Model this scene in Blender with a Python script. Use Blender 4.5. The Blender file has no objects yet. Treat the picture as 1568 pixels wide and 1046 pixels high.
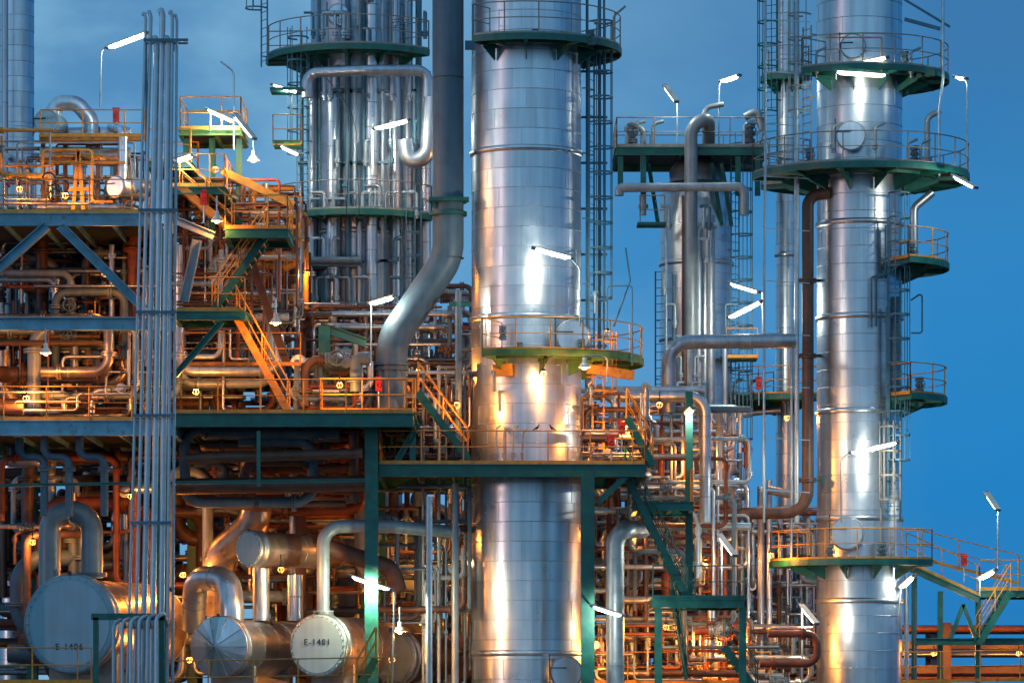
import bpy, math, random
from mathutils import Vector
random.seed(7)
S=45.0; D=130.0; CZ=3.0; HV=1080.0
def K(y): return (D+y)/D
def P(u,v,y=0.0):
    k=K(y); return Vector(((u-784)/S*k, y, CZ+(HV-v)/S*k))
def L(px,y=0.0): return px/S*K(y)
def X(u,y): return P(u,0,y).x
def Z(v,y): return P(0,v,y).z
V=Vector
# ------------------------------------------------------------------ materials
def mk(name,col,metal=0.0,rough=0.5,var=0.25,scale=2.0,bump=0.0,bscale=3.0,streak=0.0,rust=0.0,spec=0.5,rv=0.12):
    m=bpy.data.materials.new(name); m.use_nodes=True
    nt=m.node_tree; N=nt.nodes; Lk=nt.links
    b=N["Principled BSDF"]
    b.inputs["Metallic"].default_value=metal
    b.inputs["Specular IOR Level"].default_value=spec
    tc=N.new("ShaderNodeTexCoord")
    at=N.new("ShaderNodeAttribute"); at.attribute_name="tone"
    n1=N.new("ShaderNodeTexNoise"); n1.inputs["Scale"].default_value=scale; n1.inputs["Detail"].default_value=5
    Lk.new(tc.outputs["Object"],n1.inputs["Vector"])
    mr=N.new("ShaderNodeMapRange"); mr.inputs[1].default_value=0.3; mr.inputs[2].default_value=0.7
    mr.inputs[3].default_value=1-var; mr.inputs[4].default_value=1+var*0.6
    Lk.new(n1.outputs["Fac"],mr.inputs[0])
    mul=N.new("ShaderNodeMath"); mul.operation='MULTIPLY'
    Lk.new(mr.outputs[0],mul.inputs[0]); Lk.new(at.outputs["Fac"],mul.inputs[1])
    last=mul.outputs[0]
    if streak>0:
        mp=N.new("ShaderNodeMapping"); mp.inputs["Scale"].default_value=(5,5,0.25)
        Lk.new(tc.outputs["Object"],mp.inputs[0])
        n2=N.new("ShaderNodeTexNoise"); n2.inputs["Scale"].default_value=1.0; n2.inputs["Detail"].default_value=4
        Lk.new(mp.outputs[0],n2.inputs["Vector"])
        m2=N.new("ShaderNodeMapRange"); m2.inputs[1].default_value=0.35; m2.inputs[2].default_value=0.65
        m2.inputs[3].default_value=1-streak; m2.inputs[4].default_value=1.0
        Lk.new(n2.outputs["Fac"],m2.inputs[0])
        mm=N.new("ShaderNodeMath"); mm.operation='MULTIPLY'
        Lk.new(last,mm.inputs[0]); Lk.new(m2.outputs[0],mm.inputs[1]); last=mm.outputs[0]
    cm=N.new("ShaderNodeVectorMath"); cm.operation='SCALE'; cm.inputs[0].default_value=col[:3]
    Lk.new(last,cm.inputs["Scale"]); out=cm.outputs[0]
    if rust>0:
        n3=N.new("ShaderNodeTexNoise"); n3.inputs["Scale"].default_value=4.5; n3.inputs["Detail"].default_value=8
        Lk.new(tc.outputs["Object"],n3.inputs["Vector"])
        m3=N.new("ShaderNodeMapRange"); m3.inputs[1].default_value=0.68-rust*0.3; m3.inputs[2].default_value=0.75
        m3.inputs[3].default_value=0; m3.inputs[4].default_value=0.8
        Lk.new(n3.outputs["Fac"],m3.inputs[0])
        mx=N.new("ShaderNodeMix"); mx.data_type='RGBA'
        Lk.new(m3.outputs[0],mx.inputs[0]); Lk.new(out,mx.inputs[6]); mx.inputs[7].default_value=(0.13,0.05,0.02,1)
        out=mx.outputs[2]
    Lk.new(out,b.inputs["Base Color"])
    m4=N.new("ShaderNodeMapRange"); m4.inputs[1].default_value=0.3; m4.inputs[2].default_value=0.7
    m4.inputs[3].default_value=rough-rv*0.5; m4.inputs[4].default_value=rough+rv
    Lk.new(n1.outputs["Fac"],m4.inputs[0]); Lk.new(m4.outputs[0],b.inputs["Roughness"])
    if bump>0:
        n5=N.new("ShaderNodeTexNoise"); n5.inputs["Scale"].default_value=bscale; n5.inputs["Detail"].default_value=3
        Lk.new(tc.outputs["Object"],n5.inputs["Vector"])
        bp=N.new("ShaderNodeBump"); bp.inputs["Strength"].default_value=bump; bp.inputs["Distance"].default_value=0.05
        Lk.new(n5.outputs["Fac"],bp.inputs["Height"]); Lk.new(bp.outputs[0],b.inputs["Normal"])
    return m
def emis(name,col,st):
    m=bpy.data.materials.new(name); m.use_nodes=True
    b=m.node_tree.nodes["Principled BSDF"]
    b.inputs["Base Color"].default_value=(0.8,0.8,0.8,1)
    b.inputs["Emission Color"].default_value=(*col,1); b.inputs["Emission Strength"].default_value=st
    try: m.cycles.emission_sampling='NONE'
    except Exception: pass
    return m
CLAD=mk("aluminium_cladding",(0.62,0.71,0.78),0.86,0.31,0.10,1.3,0.07,1.6,streak=0.18,rv=.08)
CLAD2=mk("weathered_cladding",(0.46,0.54,0.62),0.8,0.36,0.18,1.6,0.1,3.0,streak=0.25)
SEAM=mk("cladding_seam",(0.38,0.44,0.49),0.8,0.42,0.25,3)
GREEN=mk("green_painted_steel",(0.008,0.125,0.105),0.0,0.45,0.35,2.5,0.1,8,rust=0.2)
LGREEN=mk("light_green_steel",(0.08,0.19,0.05),0.0,0.5,0.35,2.5,rust=0.3)
BLUE=mk("blue_green_steel",(0.055,0.17,0.25),0.0,0.45,0.3,2,0.1,8,rust=0.25)
BEAMB=mk("pale_blue_steel",(0.12,0.32,0.44),0.0,0.45,0.3,2,0.1,8,rust=0.3)
YEL=mk("yellow_rail_paint",(0.60,0.27,0.035),0.0,0.5,0.3,4,rust=0.25)
RAIL=mk("galvanised_rail",(0.30,0.30,0.27),0.3,0.5,0.3,4)
GREY=mk("grey_painted_pipe",(0.085,0.15,0.205),0.0,0.5,0.2,2,0.06,6,streak=0.2)
LPIPE=mk("pale_painted_pipe",(0.30,0.38,0.43),0.25,0.4,0.2,2,streak=0.2)
GALV=mk("galvanised_conduit",(0.40,0.54,0.62),0.5,0.36,0.2,3,streak=0.2)
RUSTP=mk("red_oxide_pipe",(0.17,0.045,0.022),0.0,0.5,0.4,3,rust=0.4)
BROWN=mk("brown_pipe",(0.10,0.055,0.042),0.1,0.48,0.4,3,rust=0.4)
DARK=mk("dark_steel",(0.03,0.035,0.04),0.2,0.55,0.4,3)
GRATE=mk("deck_grating",(0.05,0.06,0.055),0.3,0.6,0.4,5)
CAP=mk("vessel_end_paint",(0.25,0.43,0.53),0.0,0.5,0.12,1.2,0.04,6,streak=0.12)
CAPW=mk("vessel_end_light",(0.50,0.62,0.62),0.0,0.5,0.12,1.2,streak=0.12)
ORCLAD=mk("insulation_cladding",(0.56,0.45,0.36),0.82,0.32,0.25,2,0.2,4,streak=0.2)
RED=mk("red_paint",(0.45,0.02,0.015),0,0.4,0.2,3)
WHITE=mk("white_paint",(0.6,0.6,0.55),0,0.4,0.2,3)
BIRD=mk("bird_feathers",(0.02,0.02,0.022),0,0.7,0.3,20)
CONC=mk("concrete",(0.28,0.27,0.25),0,0.85,0.25,2,0.2,12)
GROUND=mk("ground_gravel",(0.12,0.11,0.10),0,0.9,0.4,0.5,0.4,20)
INK=mk("lettering_paint",(0.02,0.02,0.02),0,0.5,0.1,3)
TUBE=emis("fluorescent_tube",(1.0,0.94,0.76),9)
BULB=emis("sodium_bulb",(1.0,0.50,0.13),9)
# ------------------------------------------------------------------ mesh builder
OBJ=[]
class B:
    def __init__(s,name): s.n=name; s.v=[]; s.f=[]; s.m=[]; s.s=[]; s.t=[]; s.mats=[]; s.idx={}
    def mi(s,mat):
        if mat.name not in s.idx: s.idx[mat.name]=len(s.mats); s.mats.append(mat)
        return s.idx[mat.name]
    def face(s,ids,mat,sm=False,t=1.0): s.f.append(ids); s.m.append(s.mi(mat)); s.s.append(sm); s.t.append(t)
    def hexa(s,c,mat,t=None):
        t=t if t is not None else random.uniform(0.85,1.1)
        o=len(s.v); s.v+= [tuple(p) for p in c]
        for q in ((0,3,2,1),(4,5,6,7),(0,1,5,4),(1,2,6,5),(2,3,7,6),(3,0,4,7)): s.face([o+i for i in q],mat,False,t)
    def box(s,c,sz,mat,rz=0.0,t=None):
        cx,cy,cz=c; a,b_,h=sz[0]/2,sz[1]/2,sz[2]/2; co,si=math.cos(rz),math.sin(rz); pts=[]
        for dz in(-h,h):
            for dx,dy in((-a,-b_),(a,-b_),(a,b_),(-a,b_)): pts.append((cx+dx*co-dy*si,cy+dx*si+dy*co,cz+dz))
        s.hexa(pts,mat,t)
    def beam(s,p0,p1,w,h,mat,t=None,up=V((0,0,1))):
        p0=V(p0);p1=V(p1); d=(p1-p0)
        if d.length<1e-5: return
        d.normalize()
        if abs(d.dot(up))>0.98: up=V((0,1,0))
        a=d.cross(up).normalized(); u=a.cross(d).normalized(); pts=[]
        for p in(p0,p1):
            for x,z in((-w/2,-h/2),(w/2,-h/2),(w/2,h/2),(-w/2,h/2)): pts.append(p+a*x+u*z)
        s.hexa(pts,mat,t)
    def ibeam(s,p0,p1,w,h,mat,up=V((0,0,1)),tf=0.035):
        p0=V(p0);p1=V(p1); d=(p1-p0).normalized()
        if abs(d.dot(up))>0.98: up=V((0,1,0))
        a=d.cross(up).normalized(); u=a.cross(d).normalized(); t=random.uniform(.85,1.1)
        s.beam(p0+u*(h/2-tf/2),p1+u*(h/2-tf/2),w,tf,mat,t,up)
        s.beam(p0-u*(h/2-tf/2),p1-u*(h/2-tf/2),w,tf,mat,t,up)
        s.beam(p0,p1,0.03,h-2*tf-0.002,mat,t,up)
    def tube(s,pts,r,mat,seg=8,sm=True,caps=True,t=None):
        pts=[V(p) for p in pts]; n=len(pts)
        if n<2: return
        t=t if t is not None else random.uniform(0.8,1.12)
        rr=r if isinstance(r,list) else [r]*n
        tg=[]
        for i in range(n):
            a=pts[max(i-1,0)]; c=pts[min(i+1,n-1)]; d=(c-a)
            tg.append(d.normalized() if d.length>1e-9 else V((0,0,1)))
        ref=V((0,0,1)) if abs(tg[0].z)<0.9 else V((0,1,0))
        u=tg[0].cross(ref).normalized(); o=len(s.v)
        for i in range(n):
            u=(u-tg[i]*u.dot(tg[i])).normalized(); w=tg[i].cross(u)
            for k in range(seg):
                a=2*math.pi*k/seg; q=pts[i]+(u*math.cos(a)+w*math.sin(a))*rr[i]; s.v.append(tuple(q))
        mi=s.mi(mat)
        for i in range(n-1):
            for k in range(seg):
                k2=(k+1)%seg
                s.f.append([o+i*seg+k,o+i*seg+k2,o+(i+1)*seg+k2,o+(i+1)*seg+k]); s.m.append(mi); s.s.append(sm and seg>4); s.t.append(t)
        if caps:
            for i,rev in((0,True),(n-1,False)):
                b0=len(s.v)
                for k in range(seg): s.v.append(s.v[o+i*seg+k])
                ids=list(range(b0,b0+seg))
                s.f.append(ids[::-1] if rev else ids); s.m.append(mi); s.s.append(False); s.t.append(t)
    def pipe(s,pts,r,mat,bend=None,seg=None,bands=0,fl=False,t=None,bandmat=None,n=7):
        pts=[V(p) for p in pts]; bend=bend or r*3.0
        seg=seg or (8 if r<0.06 else 12 if r<0.15 else 20)
        out=[pts[0]]
        for i in range(1,len(pts)-1):
            p=pts[i]; a=p-pts[i-1]; c=pts[i+1]-p; la,lc=a.length,c.length
            if la<1e-6 or lc<1e-6: continue
            a/=la; c/=lc; ang=a.angle(c)
            if ang>2.9: continue
            if ang<0.05: out.append(p); continue
            tt=min(bend*math.tan(ang/2),la*0.49,lc*0.49)
            q0=p-a*tt; q3=p+c*tt; kk=0.55; q1=q0+a*tt*kk; q2=q3-c*tt*kk
            for j in range(n+1):
                w=j/n; out.append(q0*(1-w)**3+q1*3*w*(1-w)**2+q2*3*w*w*(1-w)+q3*w**3)
        out.append(pts[-1]); s.tube(out,r,mat,seg,t=t)
        if bands:
            for i in range(len(pts)-1):
                a,c=pts[i],pts[i+1]; l=(c-a).length; d=(c-a).normalized(); k=int(l/bands)
                for j in range(1,k+1):
                    q=a+d*(j*bands)
                    if (q-a).length>bend*0.9 and (c-q).length>bend*0.9: s.tube([q-d*0.02,q+d*0.02],r*1.035+0.003,bandmat or SEAM,seg)
        if fl:
            for i in range(len(pts)-1):
                a,c=pts[i],pts[i+1]; l=(c-a).length
                if l>bend*2+0.3:
                    d=(c-a).normalized(); q=a+d*(bend+0.08)
                    s.flange(q,d,r,mat)
    def flange(s,q,d,r,mat):
        seg=10 if r<0.1 else 16
        s.tube([q-d*0.075,q-d*0.01],r*1.5+0.02,mat,seg); s.tube([q+d*0.01,q+d*0.075],r*1.5+0.02,mat,seg)
    def valve(s,p,d,r,mat,up=V((0,-1,0)),wm=None):
        p=V(p); d=V(d).normalized(); up=V(up)
        if abs(d.dot(up))>0.9: up=V((1,0,0))
        s.tube([p-d*r*2.2,p-d*r*1.1,p-d*r*.6,p,p+d*r*.6,p+d*r*1.1,p+d*r*2.2],[r,r*1.1,r*1.5,r*1.75,r*1.5,r*1.1,r],mat,10)
        s.flange(p-d*r*2.3,d,r,mat); s.flange(p+d*r*2.3,d,r,mat)
        s.tube([p,p+up*r*2.6],r*0.8,mat,8); s.tube([p+up*r*2.6,p+up*r*5],r*0.22,mat,6)
        s.ring(p+up*r*4.6,up,r*1.7,r*0.2,wm or mat,14)
        a=d; c=up.cross(d)
        for e in(a,c): s.tube([p+up*r*4.6-e*r*1.7,p+up*r*4.6+e*r*1.7],r*0.14,wm or mat,5)
    def ring(s,c,ax,R,r,mat,n=24,seg=6,a0=0,a1=2*math.pi):
        ax=V(ax).normalized(); ref=V((0,0,1)) if abs(ax.z)<0.9 else V((1,0,0))
        u=ax.cross(ref).normalized(); w=ax.cross(u)
        s.tube([V(c)+(u*math.cos(a0+(a1-a0)*i/n)+w*math.sin(a0+(a1-a0)*i/n))*R for i in range(n+1)],r,mat,seg,caps=False)
    def revolve(s,c,ax,prof,mat,seg=48,sm=True,t=None,panels=0):
        ax=V(ax).normalized(); ref=V((0,0,1)) if abs(ax.z)<0.9 else V((1,0,0))
        u=ax.cross(ref).normalized(); w=ax.cross(u); c=V(c)
        mi=s.mi(mat); o=len(s.v)
        for r,h in prof:
            for k in range(seg):
                a=2*math.pi*k/seg; s.v.append(tuple(c+ax*h+(u*math.cos(a)+w*math.sin(a))*r))
        off=random.randrange(seg)
        for i in range(len(prof)-1):
            tones=[random.uniform(0.86,1.04) for _ in range(panels or 1)]
            for k in range(seg):
                k2=(k+1)%seg
                tt=t if t is not None else tones[int(((k+off)%seg)*(panels or 1)/seg)]
                s.f.append([o+i*seg+k,o+i*seg+k2,o+(i+1)*seg+k2,o+(i+1)*seg+k]); s.m.append(mi); s.s.append(sm); s.t.append(tt)
        return off
    def sphere(s,c,r,mat,seg=12,sz=1.0,ax=V((0,0,1))):
        s.revolve(c,ax,[(max(r*math.sin(math.pi*i/8),1e-4),-r*sz*math.cos(math.pi*i/8)) for i in range(9)],mat,seg)
    def rail(s,pts,mat=None,h=1.1,sp=1.4,toe=True,r=0.023):
        mat=mat or YEL; pts=[V(p) for p in pts]
        up=V((0,0,1))
        s.tube([p+up*h for p in pts],r,mat,6); s.tube([p+up*h*0.52 for p in pts],r*0.8,mat,6)
        if toe:
            for i in range(len(pts)-1): s.beam(pts[i]+up*0.06,pts[i+1]+up*0.06,0.012,0.12,mat)
        acc=0; s.tube([pts[0],pts[0]+up*h],r,mat,6)
        for i in range(len(pts)-1):
            a,c=pts[i],pts[i+1]; l=(c-a).length
            if l<1e-6: continue
            pos=sp-acc
            while pos<l:
                q=a+(c-a)*(pos/l); s.tube([q,q+up*h],r,mat,6); pos+=sp
            acc=l-(pos-sp)
        s.tube([pts[-1],pts[-1]+up*h],r,mat,6)
    def sector(s,c,ri,ro,z,a0,a1,edge=None,rm=None,strut=0.95,rail=True,brm=None,gate=True):
        edge=edge or GREEN; a0=math.radians(a0); a1=math.radians(a1); n=max(8,int(abs(a1-a0)/math.radians(7)))
        an=[a0+(a1-a0)*i/n for i in range(n+1)]
        def pt(r,a,zz): return V((c[0]+r*math.cos(a),c[1]+r*math.sin(a),zz))
        for i in range(n):
            a,b_=an[i],an[i+1]
            s.hexa([pt(ri,a,z-0.05),pt(ro,a,z-0.05),pt(ro,b_,z-0.05),pt(ri,b_,z-0.05),pt(ri,a,z),pt(ro,a,z),pt(ro,b_,z),pt(ri,b_,z)],GRATE,1.0)
            s.hexa([pt(ro+.003,a,z-0.17),pt(ro+0.05,a,z-0.17),pt(ro+0.05,b_,z-0.17),pt(ro+.003,b_,z-0.17),pt(ro+.003,a,z+0.05),pt(ro+0.05,a,z+0.05),pt(ro+0.05,b_,z+0.05),pt(ro+.003,b_,z+0.05)],edge,1.0)
        nb=max(2,int(abs(a1-a0)/math.radians(30)))
        for i in range(nb+1):
            a=a0+(a1-a0)*(i+0.02)/(nb+0.04)
            s.beam(pt(ri-0.02,a,z-0.13),pt(ro,a,z-0.13),0.1,0.13,brm or edge)
            g=[pt(ri+.02,a,z-strut*.6),pt(ro*.55+ri*.45,a,z-0.2)]
            s.beam(g[0],g[1],0.03,0.10,brm or edge)
            tx=V((-math.sin(a),math.cos(a),0))*.012
            A=pt(ri+.01,a,z-.2);Bq=pt(ri*.45+ro*.55,a,z-.2);C=pt(ri+.01,a,z-strut*.6)
            o=len(s.v); s.v+=[tuple(A-tx),tuple(Bq-tx),tuple(C-tx),tuple(A+tx),tuple(Bq+tx),tuple(C+tx)]
            for f in([0,1,2],[5,4,3],[0,2,5,3],[1,4,5,2]): s.face([o+q_ for q_ in f],brm or edge)
        for rr in ((ri+ro)/2,):
            for i in range(n): s.beam(pt(rr,an[i],z-0.11),pt(rr,an[i+1],z-0.11),0.06,0.1,edge)
        if rail:
            pts=[pt(ro,a,z) for a in an]
            s.rail(pts,rm,sp=1.15)
            s.rail([pt(ri+0.3,an[0],z),pt(ro,an[0],z)],rm); s.rail([pt(ri+0.3,an[-1],z),pt(ro,an[-1],z)],rm)
    def ladder(s,x,y,z0,z1,ang,mat=None,cage=True,w=0.5):
        mat=mat or GREEN; d=V((math.cos(ang),math.sin(ang),0)); a=V((-d.y,d.x,0)); c=V((x,y,0)); up=V((0,0,1))
        for sg in(-1,1): s.beam(c+a*sg*w/2+up*z0,c+a*sg*w/2+up*z1,0.06,0.03,mat)
        z=z0+0.2
        while z<z1: s.tube([c+a*w/2+up*z,c-a*w/2+up*z],0.015,mat,5); z+=0.3
        z=z0+0.4
        while z<z1:
            for sg in(-1,1): s.beam(c+a*sg*w/2+up*z,c+a*sg*w/2-d*0.25+up*z,0.04,0.04,mat)
            z+=2.2
        if cage:
            rr=0.38; cc=c+d*0.36; A=[math.radians(q) for q in range(-130,131,26)]
            z=z0+2.1
            while z<z1+0.9:
                pts=[c+a*(-w/2)]+[cc+(d*math.cos(q)+a*math.sin(q))*rr for q in A]+[c+a*(w/2)]
                for i in range(len(pts)-1): s.beam(pts[i]+up*z,pts[i+1]+up*z,0.012,0.06,mat)
                z+=0.85
            for q in(-100,-52,0,52,100):
                q=math.radians(q); p=cc+(d*math.cos(q)+a*math.sin(q))*(rr-0.01); s.beam(p+up*(z0+2.1),p+up*(z1+0.9),0.035,0.012,mat)
    def platform(s,x0,x1,y0,y1,z,edge=None,rm=None,sides="flrb",h=0.25,joist=1.2,rsp=1.4):
        edge=edge or GREEN
        s.box(((x0+x1)/2,(y0+y1)/2,z-0.025),(x1-x0-0.02,y1-y0-0.02,0.05),GRATE,t=1)
        zz=z-h/2+0.03
        for y in(y0,y1): s.ibeam((x0,y,zz),(x1,y,zz),0.14,h,edge)
        for x in(x0,x1): s.ibeam((x,y0+0.08,zz),(x,y1-0.08,zz),0.14,h-0.006,edge)
        x=x0+joist
        while x<x1-0.3: s.beam((x,y0+0.05,z-0.13),(x,y1-0.05,z-0.13),0.08,0.15,edge); x+=joist
        q={'f':[(x0,y0),(x1,y0)],'b':[(x0,y1),(x1,y1)],'l':[(x0,y0),(x0,y1)],'r':[(x1,y0),(x1,y1)]}
        for k in sides: s.rail([V((a,b_,z+0.03)) for a,b_ in q[k]],rm,sp=rsp)
    def stair(s,p0,p1,wv,mat=None,rm=None,sides=(0,1)):
        mat=mat or GREEN; p0=V(p0);p1=V(p1);wv=V(wv); d=p1-p0; n=max(3,int(d.z/0.21)); up=V((0,0,1))
        for k in(0,1): s.beam(p0+wv*k,p1+wv*k,0.05,0.24,mat)
        hd=V((d.x,d.y,0)).normalized()
        for i in range(1,n):
            q=p0+d*(i/n); a=wv*0.03
            s.beam(q+a,q+wv*0.97,0.26,0.04,GRATE,t=1.6)
            s.beam(q+a+hd*0.13,q+wv*0.97+hd*0.13,0.02,0.045,rm or YEL)
        for k in sides:
            o=wv*k
            s.tube([p0+o+up*1.0,p1+o+up*1.0],0.024,rm or YEL,6); s.tube([p0+o+up*.55,p1+o+up*.55],0.02,rm or YEL,6)
            m=max(2,int(d.length/1.3))
            for i in range(m+1):
                q=p0+o+d*(i/m); s.tube([q,q+up*1.0],0.024,rm or YEL,6)
    def done(s):
        me=bpy.data.meshes.new(s.n); me.from_pydata(s.v,[],s.f)
        for m in s.mats: me.materials.append(m)
        me.polygons.foreach_set("material_index",s.m); me.polygons.foreach_set("use_smooth",s.s)
        at=me.attributes.new("tone",'FLOAT','FACE'); at.data.foreach_set("value",s.t)
        me.update(); o=bpy.data.objects.new(s.n,me); bpy.context.scene.collection.objects.link(o); OBJ.append(o); return o
def column(b,c,r,z0,z1,course=0.65,panels=9,seg=64,mat=None,heavy=(),dome=True):
    mat=mat or CLAD; z=z0
    b.revolve((c[0],c[1],0),(0,0,1),[(r+0.12,z0-0.6),(r+0.12,z0)],CONC,32)
    while z<z1-0.01:
        zt=min(z+course,z1); e=random.uniform(-0.005,0.005)
        off=b.revolve((c[0],c[1],0),(0,0,1),[(r+0.006+e,z),(r+e*0.3,zt)],mat,seg,panels=panels)
        b.revolve((c[0],c[1],0),(0,0,1),[(r,zt-0.014),(r+0.013,zt-0.011),(r+0.013,zt+0.007),(r,zt+0.009)],SEAM,seg,sm=True,t=random.uniform(.9,1.3))
        for p in range(panels):
            k=(math.ceil(p*seg/panels)-off)%seg; a=2*math.pi*k/seg
            u=V((0,0,1)).cross(V((1,0,0))).normalized(); w=V((0,0,1)).cross(u)
            q=V((c[0],c[1],0))+(u*math.cos(a)+w*math.sin(a))*(r+0.004)
            b.box((q.x,q.y,(z+zt)/2),(0.012,0.016,zt-z-0.04),SEAM,math.atan2(q.y-c[1],q.x-c[0]),t=1.15)
        z=zt
    for h in heavy:
        b.revolve((c[0],c[1],0),(0,0,1),[(r,h-0.12),(r+0.06,h-0.07),(r+0.07,h+0.05),(r,h+0.09)],mat,seg,t=0.95)
    if dome: b.revolve((c[0],c[1],z1),(0,0,1),[(r*math.cos(t*math.pi/16)+1e-4,r*0.55*math.sin(t*math.pi/16)) for t in range(9)],mat,seg)
def manway(b,c,ax,r,mat=None,cap=None,depth=0.35,handle=True):
    c=V(c); ax=V(ax).normalized(); mat=mat or CLAD
    b.revolve(c,ax,[(r,-depth),(r,-0.02)],cap or CLAD,28,t=1.0)
    b.revolve(c,ax,[(r,-0.019),(r*0.96,0.0)],cap or CLAD,28,t=.8)
    b.revolve(c,ax,[(r*0.96,0.001),(0.001,0.003)],cap or CLAD,28,t=1.1,sm=False)
    b.ring(c-ax*0.05,ax,r*1.04,0.025,SEAM,28)
    if handle:
        a=ax.cross(V((0,0,1))).normalized()
        b.tube([c+a*r*1.1-V((0,0,r*1.2)),c+a*r*1.1+V((0,0,r*1.2))],0.02,DARK,6)
        b.tube([c+a*r*1.1+V((0,0,r*.3)),c+V((0,0,r*.3))+ax*.05],0.02,DARK,6)
def add_point(p,w,col,r=0.06):
    l=bpy.data.lights.new("lamp_light","POINT"); l.energy=w; l.color=col; l.shadow_soft_size=r
    o=bpy.data.objects.new("lamp_light",l); o.location=p; bpy.context.scene.collection.objects.link(o); return o
WARMW=(1.0,0.94,0.76); SOD=(1.0,0.31,0.045)
def tubelamp(a,b_,w=350,pole=None,col=WARMW):
    b=B("fluorescent_lamp"); a=V(a); c=V(b_); d=(c-a).normalized()
    b.beam(a-d*0.10+V((0,0,.07)),c+d*0.10+V((0,0,.07)),0.22,0.035,WHITE)
    m0=a+d*0.12; m1=c-d*0.12
    up=V((0,0,1)); s_=d.cross(up).normalized(); u_=s_.cross(d)
    def sec(p,w_,h_): return [p+s_*(-w_)+u_*.045,p+s_*w_+u_*.045,p+s_*w_*.6-u_*h_,p-s_*w_*.6-u_*h_]
    S4=[sec(a,.085,.005),sec(m0,.085,.055),sec(m1,.085,.055),sec(c,.085,.005)]
    for i in range(3): b.hexa(S4[i]+S4[i+1],TUBE,1)
    for q,k in((a,-1),(c,1)): b.beam(q+d*k*0.01+V((0,0,.02)),q+d*k*0.12+V((0,0,.04)),0.18,0.09,GREY)
    if pole: b.pipe([V(q) for q in pole],0.03,GALV,bend=0.3,seg=6)
    o=b.done(); l=add_point((a+c)/2-V((0,0.03,0.11)),w,col,0.04); l.parent=o; return o
def bell(p,w=500,pole=None,col=SOD):
    b=B("sodium_lamp"); p=V(p)
    b.revolve(p,(0,0,1),[(0.19,-0.02),(0.18,0.03),(0.12,0.11),(0.07,0.16),(0.07,0.30),(0.001,0.32)],WHITE,20)
    b.sphere(p+V((0,0,0.02)),0.11,BULB,12)
    if pole: b.pipe([V(q) for q in pole],0.025,GALV,bend=0.25,seg=6)
    else: b.tube([p+V((0,0,.3)),p+V((0,0,.8))],0.03,GALV,6)
    o=b.done(); l=add_point(p-V((0,0.03,0.17)),w,col,0.05); l.parent=o; return o
def bulk(p,w=500,col=SOD):
    b=B("bulkhead_lamp"); p=V(p)
    b.tube([p+V((0,0,.07)),p+V((0,0,.16))],[.10,.05],DARK,10)
    for a in(0,math.pi/2): b.ring(p,(math.cos(a),math.sin(a),0),.1,.008,DARK,12,5)
    b.tube([p+V((0,0,.16)),p+V((0,0,.5))],.02,DARK,6)
    o=b.done(); l=add_point(p,w*.85,col,0.06); l.parent=o; return o

# ------------------------------------------------------------------ distillation column A (centre)
yA=0; cA=(X(806,0),0.0); rA=1.86
b=B("distillation_column")
column(b,cA,rA,0.6,Z(-120,0),0.66,8,72,heavy=(Z(237,0),Z(490,0),Z(1000,0)))
b.sector(cA,rA+0.05,3.2,Z(78,0),-124,75,rm=RAIL)
b.sector(cA,rA+0.05,3.95,Z(553,0),-112,62,edge=LGREEN,rm=YEL)
manway(b,(X(876,0),-rA-0.25,Z(525,0)),(0.15,-1,0),0.55)
manway(b,(X(866,0),-rA-0.25,Z(1030,0)),(0.15,-1,0),0.52)
b.ladder(cA[0]+rA+0.35,-0.6,Z(555,0),Z(80,0),math.radians(-20),mat=BLUE)
b.ladder(cA[0]+rA+0.55,-1.4,Z(700,0),Z(556,0),math.radians(-50),mat=YEL)
for u,r in((918,.06),(925,.04),(899,.05)): b.pipe([P(u,-60,.2),P(u,560,.2)],r,BLUE)
for v in range(110,560,70): b.beam(P(886,v,.3),P(930,v,.3),0.06,0.08,BLUE)
b.pipe([P(940,80,-1),P(940,25,-1),P(958,10,-1)],0.04,RAIL,bend=.2)
b.pipe([P(940,500,-1.5),P(965,430,-1.5),P(958,380,-1)],0.03,BLUE)
b.pipe([P(930,520,-2),P(930,438,-2),P(968,438,-2),P(968,560,-2)],0.025,BLUE,bend=.1)
for u,v in((757,570),(765,600),(912,450),(905,590)):
    b.pipe([P(u,v,-1.2),P(u,v,-2.3),P(u,v+30,-2.3)],0.06,LPIPE,fl=True)
b.beam(P(755,568,-2.1),P(785,566,-2.1),0.2,0.4,YEL); b.beam(P(900,565,-2.6),P(970,575,-2.2),0.2,0.3,YEL)
for u in(760,772,786,800): b.pipe([P(u,705,-2.2),P(u,652+u%9,-2.2),P(u+6,648+u%9,-1.8)],.035,LPIPE,fl=True,bend=.1)
for u,v in((820,56),(770,60),(905,58),(770,510),(795,535),(890,530)): b.valve(P(u,v,-2.3),(0,0,1),.07,GREY)
b.done()
# ------------------------------------------------------------------ green deck around A
b=B("steel_access_platform")
x0,x1=X(580,-3.6),X(988,-3.6); zt=Z(712,-3.6)
b.platform(x0,x1,-3.6,3.4,zt,h=0.42,rm=YEL,sides="flr")
b.platform(X(490,-3.6),X(636,-3.6),-3.6,1.5,Z(632,-3.6),h=0.3,rm=YEL,sides="fl")
for u in(569,900):
    for y in(-3.6,3.4):
        b.ibeam((X(u,-3.6),y,0.0),(X(u,-3.6),y,zt-0.4 if u==900 else Z(650,-3.6)),0.44,0.44,GREEN,up=V((0,1,0)),tf=0.05)
for a,c in(((600,720),(640,650)),((632,712),(632,640))): b.ibeam(P(*a,-3.5),P(*c,-3.5),0.2,0.2,GREEN)
b.beam(P(915,770,-3.5),P(960,728,-3.5),0.15,0.2,GREEN)
b.stair(P(1052,915,-2.6),P(958,726,-2.6),(0,1.1,0),rm=GREEN)
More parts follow.
